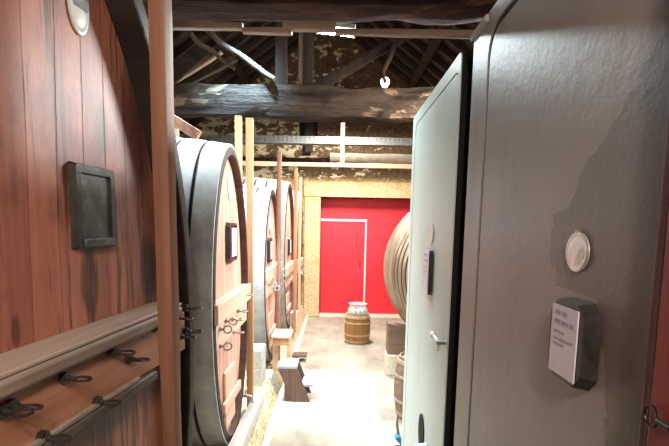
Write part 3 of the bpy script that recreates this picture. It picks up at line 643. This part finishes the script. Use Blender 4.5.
# step stool
sb = atZ(296, 402, 0); sx0 = atZ(284, 402, 0).x; sx1 = atZ(310, 402, 0).x
tz = atY(290, 364, sb.y+.08).z; tx0 = atY(277.5, 366, sb.y).x; tx1 = atY(297, 366, sb.y).x
st = thing('step_stool', (sb.x, sb.y, 0), 'dark brown wooden step stool on the floor beside the kerb', 'stool')
y0, y1 = sb.y, sb.y+.34
MB().prism([(tx0,y0,tz-.035),(tx1,y0,tz-.035),(tx1,y0,tz),(tx0,y0,tz)], (0,.34,0)).build('top_step', wood('worn grey step', (.24,.24,.25), (.46,.46,.48), 'y', None, .1, .45, .2, fine=20), st, bevel=.005)
w = tx1-tx0
for yy_ in (y0, y1-.03):
    MB().prism([(tx0,yy_,tz-.03),(tx1,yy_,tz-.03),(sx1,yy_,0),(sx1-w*.95,yy_,0)], (0,.03,0)).build('side_board', M['stool'], st, bevel=.004)
MB().prism([(sx1-w*.45,y0+.03,.17),(sx1+.03,y0+.03,.17),(sx1+.03,y0+.03,.20),(sx1-w*.45,y0+.03,.20)], (0,.28,0)).build('lower_step', wood('worn grey lower step', (.24,.24,.25), (.46,.46,.48), 'y', None, .1, .45, .2, fine=20), st, bevel=.004)
lx = max(tx0-.0, -.56)
MB().prism([(lx,y0+.01,0),(lx+.13,y0+.01,0),(lx+.13,y0+.01,.16),(lx,y0+.01,.16)], (0,.03,0)).build('back_board', M['stool'], st, bevel=.004)
MB().box((lx, y0+.28, 0), (lx+.04, y0+.32, tz-.036)).build('back_leg', M['stool'], st)
MB().box((lx, y0+.04, 0.0), (lx+.035, y0+.07, tz-.036)).build('back_leg', M['stool'], st)
# low bench in front of the second cask
by0, by1 = 5.62, 6.02; tzb = atY(276, 336, by0).z; bxa, bxb = -.745, -.52
bn = thing('low_bench', (-.64, by0, .03), 'low white-topped wooden bench in front of the second cask', 'bench')
MB().box((bxa, by0, tzb-.03), (bxb, by1, tzb)).build('bench_top', M['pink_bar'], bn, bevel=.006)
MB().box((bxa+.02, by0+.02, tzb-.12), (bxb-.02, by0+.05, tzb-.031)).build('apron', M['post_warm'], bn, bevel=.004)
for yy_ in (by0+.16, by1-.1):
    MB().box((bxb-.055, yy_-.025, .034), (bxb-.01, yy_+.025, tzb-.031)).build('leg', M['post_pale'], bn)
    MB().box((bxa+.0, yy_-.025, .256), (bxa+.045, yy_+.025, tzb-.031)).build('leg', M['post_pale'], bn)
wb = atX(287, 318, -.70)
wbx = thing('white_box', (-.72, 7.9, .25), 'small white box on a stand before the third cask', 'box')
zz = atY(287, 318, 7.9)
MB().box((-.735, 7.85, zz.z-.12), (-.625, 8.1, zz.z+.1)).build('box_body', M['white'], wbx, bevel=.01)
MB().box((-.72, 7.93, .255), (-.68, 8.0, zz.z-.12)).build('stand', M['post_pale'], wbx)
fb = atZ(299, 362, 0)
f2 = thing('foot_plank', (fb.x, fb.y, 0), 'thin brown plank on a dark foot, on the floor beyond the step stool', 'plank')
MB().box((fb.x-.10, fb.y, .07), (fb.x+.11, fb.y+.22, .095)).build('plank_top', M['stool'], f2, bevel=.003)
MB().box((fb.x-.10, fb.y+.03, 0), (fb.x-.02, fb.y+.18, .07)).build('plank_foot', M['old_bar'], f2)
# taps of the row casks
for (Mx, rt, px, py) in ((M1, c1, 249, 392), (M2, c2, 262, 372)):
    q = on(Mx, px-4, py, -.09) if Mx is M1 else Vector((c2x-.09, (yN2+yF2)/2, .5))
    q = Vector((Mx.translation.x-.09, Mx.translation.y + (.45 if Mx is M1 else .1), .46))
    tp = MB().tube([q, q+Vector((.09,0,0)), q+Vector((.15,0,-.01)), q+Vector((.16,0,-.06))], .016, 9); tp.tube([q+Vector((.1,0,0)), q+Vector((.1,0,.06))], .008, 7); tp.tube([q+Vector((.1,-.04,.06)), q+Vector((.1,.04,.06))], .008, 7)
    tp.build('tap', M['steel'], rt)
# ------------------------------------------------------------------ small barrel with glasses
def barrel(name, c, r, bul, h, label, cat, mat, hoop_m, hoops, n=40):
    t = thing(name, c, label, cat); Mz = Matrix.Translation(c) @ Matrix.Rotation(-PI/2, 4, 'Y')
    R = lambda q: r*(1 + bul*(1-(2*q/h-1)**2))
    mb = MB(); mb.rev([(h*i/16, R(h*i/16)) for i in range(17)] + [(h, r*.93), (h-.035, r*.92)], Mz, n, cap0=True)
    # shallow grooves between staves
    for i, v in enumerate(mb.v):
        j = i % n
        if j % 4 == 0:
            d = Vector((v.x-c[0], v.y-c[1], 0)); mb.v[i] = v - d*.02
    mb.build('staves', mat, t, ang=20)
    MB().rev([(h-.05, r*.925), (h-.03, r*.925)], Mz, n, cap0=True, cap1=True).build('head', mat, t)
    for (q, w) in hoops:
        MB().rev([(q-w/2, R(q-w/2)-.002), (q-w/2, R(q-w/2)+.008), (q, R(q)+.010), (q+w/2, R(q+w/2)+.008), (q+w/2, R(q+w/2)-.002)], Mz, n).build('hoop', hoop_m, t)
    return t
kc = atZ(357, 341.5, 0); kc = Vector((kc.x, kc.y, 0)); kr = (atY(368.5, 315, kc.y).x - atY(345.5, 315, kc.y).x)/2; kh = atY(357, 313.5, kc.y).z
barrel('small_barrel', kc, kr, .13, kh, 'small upright oak barrel with glasses on top before the red door', 'barrel', M['keg'], M['keg_hoop'], [(.03,.04),(kh*.29,.03),(kh*.71,.03),(kh-.04,.05)])
gm = None; gl = 'upturned glass among the cluster on top of the small oak barrel'
def glass_mesh():
    pr = [(0,.031),(.004,.033),(.04,.036),(.075,.031),(.095,.014),(.102,.006),(.150,.005),(.156,.020),(.160,.028),(.164,.028),(.165,.004)]
    return MB().rev(pr, Matrix.Rotation(-PI/2, 4, 'Y'), 14, cap0=True, cap1=True)
g0 = glass_mesh().build('glass', M['glass']); first = True
spots = [(0,0)] + [(.068*math.cos(i*PI/3+.2), .068*math.sin(i*PI/3+.2)) for i in range(6)] + [(.136*math.cos(i*PI/6+.1), .136*math.sin(i*PI/6+.1)) for i in range(12)]
lid = tag(MB().rev([(0, kr*.98), (.012, kr*.98)], Matrix.Translation((kc.x,kc.y,kh+.001)) @ Matrix.Rotation(-PI/2,4,'Y'), 36, cap0=True, cap1=True).build('round_tray', plain('grey green tray', (.30,.31,.25), .5, .2, .3, 30), loc=(kc.x,kc.y,kh)), 'round grey tray lying on the small oak barrel under the glasses', 'tray')
for (dx, dy) in spots:
    if math.hypot(dx, dy) > kr*.98-.03: 
        s_ = (kr*.98-.032)/math.hypot(dx, dy); dx *= s_; dy *= s_
    o = g0 if first else g0.copy()
    if not first: COL.objects.link(o)
    first = False; o.location = (kc.x+dx, kc.y+dy, kh+.014); tag(o, gl, 'glass', 'glasses on the small barrel')
# ------------------------------------------------------------------ big hooped cask across the aisle
gy, gR = 7.0, 1.1
gx = atY(384.5, 268, gy+.1).x + gR; gz = atY(384.5, 268, gy).z
gk = thing('wine_cask', (gx, gy, 0), 'round cask wrapped in many pale wooden hoops beyond the grey tanks', 'cask')
GM = Matrix.Translation((gx, gy, gz)) @ Matrix.Rotation(PI/2, 4, 'Z')
gr = lambda s: gR*(1 - .22*(s/1.15)**2)
MB().rev([(-1.15+2.3*i/20, gr(-1.15+2.3*i/20)-.012) for i in range(21)], GM, 80, cap0=True, cap1=True).build('stave_body', M['cask_dark'], gk)
s = -1.13
while s < 1.1:
    w = .058
    prof = [(s+w*i/6, gr(s+w*i/6) - .014 + .026*math.sin(PI*i/6)) for i in range(7)]
    MB().rev(prof, GM, 80).build('hoop', M['cask_hoop'], gk); s += .118
MB().box((gx-.6, gy-1.17, gz-.05), (gx+.6, gy-1.12, gz+.06)).build('head_bar', M['cradle'], gk, bevel=.006)
# its cradle and stone block
def cradle(yc, lab, lab2):
    x0 = atY(386, 335, 6.7).x; x1 = gx - .2; zb = .28
    pts = [(x0, yc, zb), (x1, yc, zb)]; N = 10
    rr = gr(yc-gy+.24)+.035
    arc = []
    for i in range(N+1):
        x = x1 + (max(x0, gx-rr*.985)+.0 - x1)*i/N; arc.append((x, yc, gz - math.sqrt(max(0, rr*rr-(x-gx)**2))))
    arc = [q for q in arc if q[2] < .74] + [(x0, yc, .70)]
    o = MB().prism(pts + arc, (0,.24,0)).build('cask_cradle', M['cradle'], loc=(x0,yc,zb), smooth=False); tag(o, lab, 'cradle')
    b = MB().box((x0-.01, yc-.06, 0), (x1+.3, yc+.3, .278)).build('stone_block', M['pale_block'], loc=(x0,yc,0), bevel=.012); tag(b, lab2, 'block')
cradle(6.45, 'brown wooden chock under the round hooped cask', 'pale stone block on the floor under the brown chock')
# small barrel and brush beside the grey tank corner
q = atY(394, 383, 5.0); bh = .66
barrel('small_barrel', Vector((q.x+.245, 5.0, 0)), .20, .22, bh, 'small grey-brown barrel standing partly behind the grey tank corner', 'barrel', M['cradle'], M['cask_hoop'], [(.05,.04),(bh*.3,.03),(bh*.7,.03),(bh-.05,.04)])
q = atZ(399, 446, .03); br = thing('hand_brush', (q.x, q.y, 0), 'blue brush with a thin brown handle on the floor by the grey tank corner', 'brush')
q0 = atY(396, 434, q.y); q1 = atY(404.5, 443, q.y)
MB().bar(q0+Vector((-.0,0,-.012)), q1+Vector((0,0,-.012)), .09, .045, (0,0,1)).build('brush_head', M['blue'], br, bevel=.008)
MB().box((q0.x, q.y-.035, 0), (q1.x+.0, q.y+.035, max(.02, q1.z-.035))).build('bristles', M['board_dark'], br)
MB().tube([q0+Vector((.02,0,0)), atY(397, 424, q.y), atY(398, 413, q.y+.02)], .014, 8, rr=[.014,.012,.004]).build('handle', M['cradle'], br)
# ------------------------------------------------------------------ grey tanks
TX = .55
M['tank_far'] = tank_m('grey green tank paint lightened for lamps', (.53,.63,.585), .10, [])  # far copy of the tank paint, its lamp light put into the colour
tank_c = (.62 + atX(461.5, 290, TX).y)/2
M['tank_near'] = tank_m('grey tank paint with damp patch', (.26,.23,.20), .22, [(lambda v: (v.y - (TX+.9)*0 - tank_c, v.z))(atX(px, py, TX)) for px, py in ((603,440),(600,330),(600,300),(557,290),(550,255),(556,215),(574,195),(590,155),(606,140),(640,70),(668,30))])  # near copy of that paint, darkened for dim light, plus damp patch
def rrect(y0, y1, z0, z1, r, m=6):
    pts = []
    for (cy, cz, a0) in ((y1-r, z1-r, 0), (y0+r, z1-r, PI/2), (y0+r, z0+r, PI), (y1-r, z0+r, 1.5*PI)):
        for i in range(m+1): a_ = a0 + PI/2*i/m; pts.append((cy + r*math.cos(a_), cz + r*math.sin(a_)))
    return pts
M['gap_shade'] = plain('painted gap shade', (.005,.005,.005), .9, 0, .2)  # black sides paint in the shade of the gap and grooves
def tank(y0, y1, ztop, label, mat, ins, rr, gap, g0=None):
    t = thing('wine_tank', (TX+.9, (y0+y1)/2, 0), label, 'tank')
    MB().box((TX+.006, y0, 0), (TX+1.9, y1, ztop-.001)).build('body', M['gap_shade'], t)
    o = rrect(y0, y1, 0.0, ztop, .03); i = rrect(y0+ins[0], y1-ins[1], ins[2], ztop-ins[3], rr); n = len(o); m = len(i)
    mb = MB(); vs = [(TX,)+q for q in o] + [(TX,)+q for q in i] + [(TX+.006,)+q for q in o] + [(TX+.006,)+q for q in i]
    fs = [(j, (j+1)%n, n+(j+1)%n, n+j) for j in range(n)] + [(2*n+j, 2*n+(j+1)%n, (j+1)%n, j) for j in range(n)] + [(n+j, n+(j+1)%n, 3*n+(j+1)%n, 3*n+j) for j in range(n)]
    mb.add(vs, fs).build('front_frame', mat, t, ang=25)
    g = gap; pn = rrect(y0+ins[0]+(g if g0 is None else g0), y1-ins[1]-g, ins[2]+g, ztop-ins[3]-g, rr)
    MB().prism([(TX+.002,)+q for q in pn], (.004,0,0)).build('front_panel', mat, t, ang=25)
    return t
zt = atX(412, 120, TX).z
yA = atX(407.5, 280, TX).y; yB = atX(450, 290, TX).y; yC = atX(461.5, 290, TX).y; yG = atX(478.5, 230, TX).y
yD = .62
zg = atX(420, 119, TX).z
tf = tank(yB, yA, zt, 'pale grey-green tank front beyond the black gap, lamp light put into its paint', M['tank_far'], (.002, .11, .12, zt-zg), .09, .008, .001)
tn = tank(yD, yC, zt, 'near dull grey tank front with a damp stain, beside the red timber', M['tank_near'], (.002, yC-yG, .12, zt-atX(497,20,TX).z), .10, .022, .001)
# plate bridging the gap at the top
q0 = atX(471, 36, TX-.01); q1 = atX(486, 21, TX-.01)
MB().box((TX-.012, min(q0.y,q1.y), q0.z), (TX+.0, max(q0.y,q1.y), q1.z-.0)).build('bracket_plate', M['block'], tn)
nX = Vector((-1,0,0))
# near plaque, notice with paper
oc = atX(578.5, 252, TX); aw = abs(atX(567, 252, TX).y - atX(590, 252, TX).y)/2; ah = (atX(578.5, 232, TX).z - atX(578.5, 272, TX).z)/2
op = oval(oc + nX*.001, nX, up_n, aw, ah, .005, 'oval_plaque', M['alu'], 'dented metal oval plaque on the near dull grey tank', [])
MB().tube([oc + Vector((-.004,0,ah*.95)), oc + Vector((-.004,0,ah*1.1))], .006, 8).build('nail', M['steel'], op)
yl, yr = atX(548, 340, TX-.035).y, atX(584, 345, TX-.035).y
bt, bb = atX(566, 299, TX-.035).z, atX(566, 386, TX-.035).z
w_ = abs(yl-yr); h_ = bt-bb; bc = Vector((TX-.001, (yl+yr)/2, (bt+bb)/2))
board(bc, nX, up_n, w_, h_, .035, 'dark chamfered board with a lilac paper sheet on the near dull grey tank', .03, M['board_dark'], M['board_dark'], (w_*.72, h_*.82))
# far tank fittings
oc = atX(432, 234, TX); 
oval(oc + nX*.001, nX, up_n, .05, .055, .004, 'oval_plaque', M['white'], 'white oval plaque on the pale grey-green tank', [])
oc = atX(430, 272, TX); 
board(oc + nX*.001, nX, up_n, .17, .26, .022, 'white sheet on a dark board fixed to the pale grey-green tank', .02, M['board_dark'], M['board_dark'], (.16, .25))
q = atX(446, 343, TX)
vt = MB().tube([q, q+Vector((-.05,0,0))], .012, 10); vt.tube([q+Vector((-.035,-.0,0)), q+Vector((-.035,.17,.006))], .008, 8); vt.tube([q+Vector((-.035,.14,.005)), q+Vector((-.035,.19,.006))], .013, 8); vt.tube([q+Vector((-.03,.02,0)), q+Vector((-.03,.05,-.05))], .006, 7)
vt.build('latch_handle', M['steel'], tf)
q = atX(421.5, 432, TX)
sl = MB().rev([(0,1),(.006,1)], Matrix.Translation(q) @ Matrix.Rotation(PI, 4, 'Z'), 28, .085, .115, cap0=True, cap1=True); sl.build('hatch_hole', M['dark'], tf)
q = atX(423, 446, TX-.02)
MB().tube([q+Vector((.02,0,0)), q+Vector((-.04,0,-.01))], .02, 10).build('spigot', M['steel'], tf)
# ------------------------------------------------------------------ red timber beside the near tank
rt = thing('timber_partition', (TX+.04, .5, 0), 'red-stained timber panel with an iron ring beside the near grey tank', 'panel')
xp = TX - .03
ea_, eb_ = atX(657, 210, xp), atX(637, 430, xp); sl_ = (eb_.y-ea_.y)/(eb_.z-ea_.z); ey = lambda z, d=0: ea_.y + sl_*(z-ea_.z) - d
def slabx(d0, d1, x0, x1, z0=0.0, z1=3.0):
    q = lambda z, d: (x0, ey(z, 0) - d, z)
    return MB().prism([q(z0,d0), q(z1,d0), q(z1,d1), q(z0,d1)], (x1-x0, 0, 0))
slabx(0, .034, xp, TX-.004).build('edge_board', M['red_dark'], rt, bevel=.008)
slabx(.036, .9, xp-.008, TX-.004).build('planks', M['red_panel'], rt, bevel=.006)
q = atX(651, 416, xp-.014)
MB().tube([q+Vector((.008,-.06,0)), q+Vector((-.004,-.05,0)), q+Vector((-.004,-.022,0))], .005, 8).build('staple', M['iron'], rt)
MB().ring(q, (1,0,0), .0165, .0024, 24, 1.0).build('ring', M['iron'], rt)
# ------------------------------------------------------------------ output
w = bpy.data.worlds.new('world'); sc.world = w; w.use_nodes = True; w.node_tree.nodes['Background'].inputs[0].default_value = (.5,.6,.7,1); w.node_tree.nodes['Background'].inputs[1].default_value = .3
sc.view_settings.view_transform = 'Standard'; sc.view_settings.look = 'None'; sc.view_settings.gamma = 1; sc.view_settings.exposure = 0.0; sc.view_settings.use_curve_mapping = False
for o in bpy.data.objects:
    if '_o' in o: del o['_o']
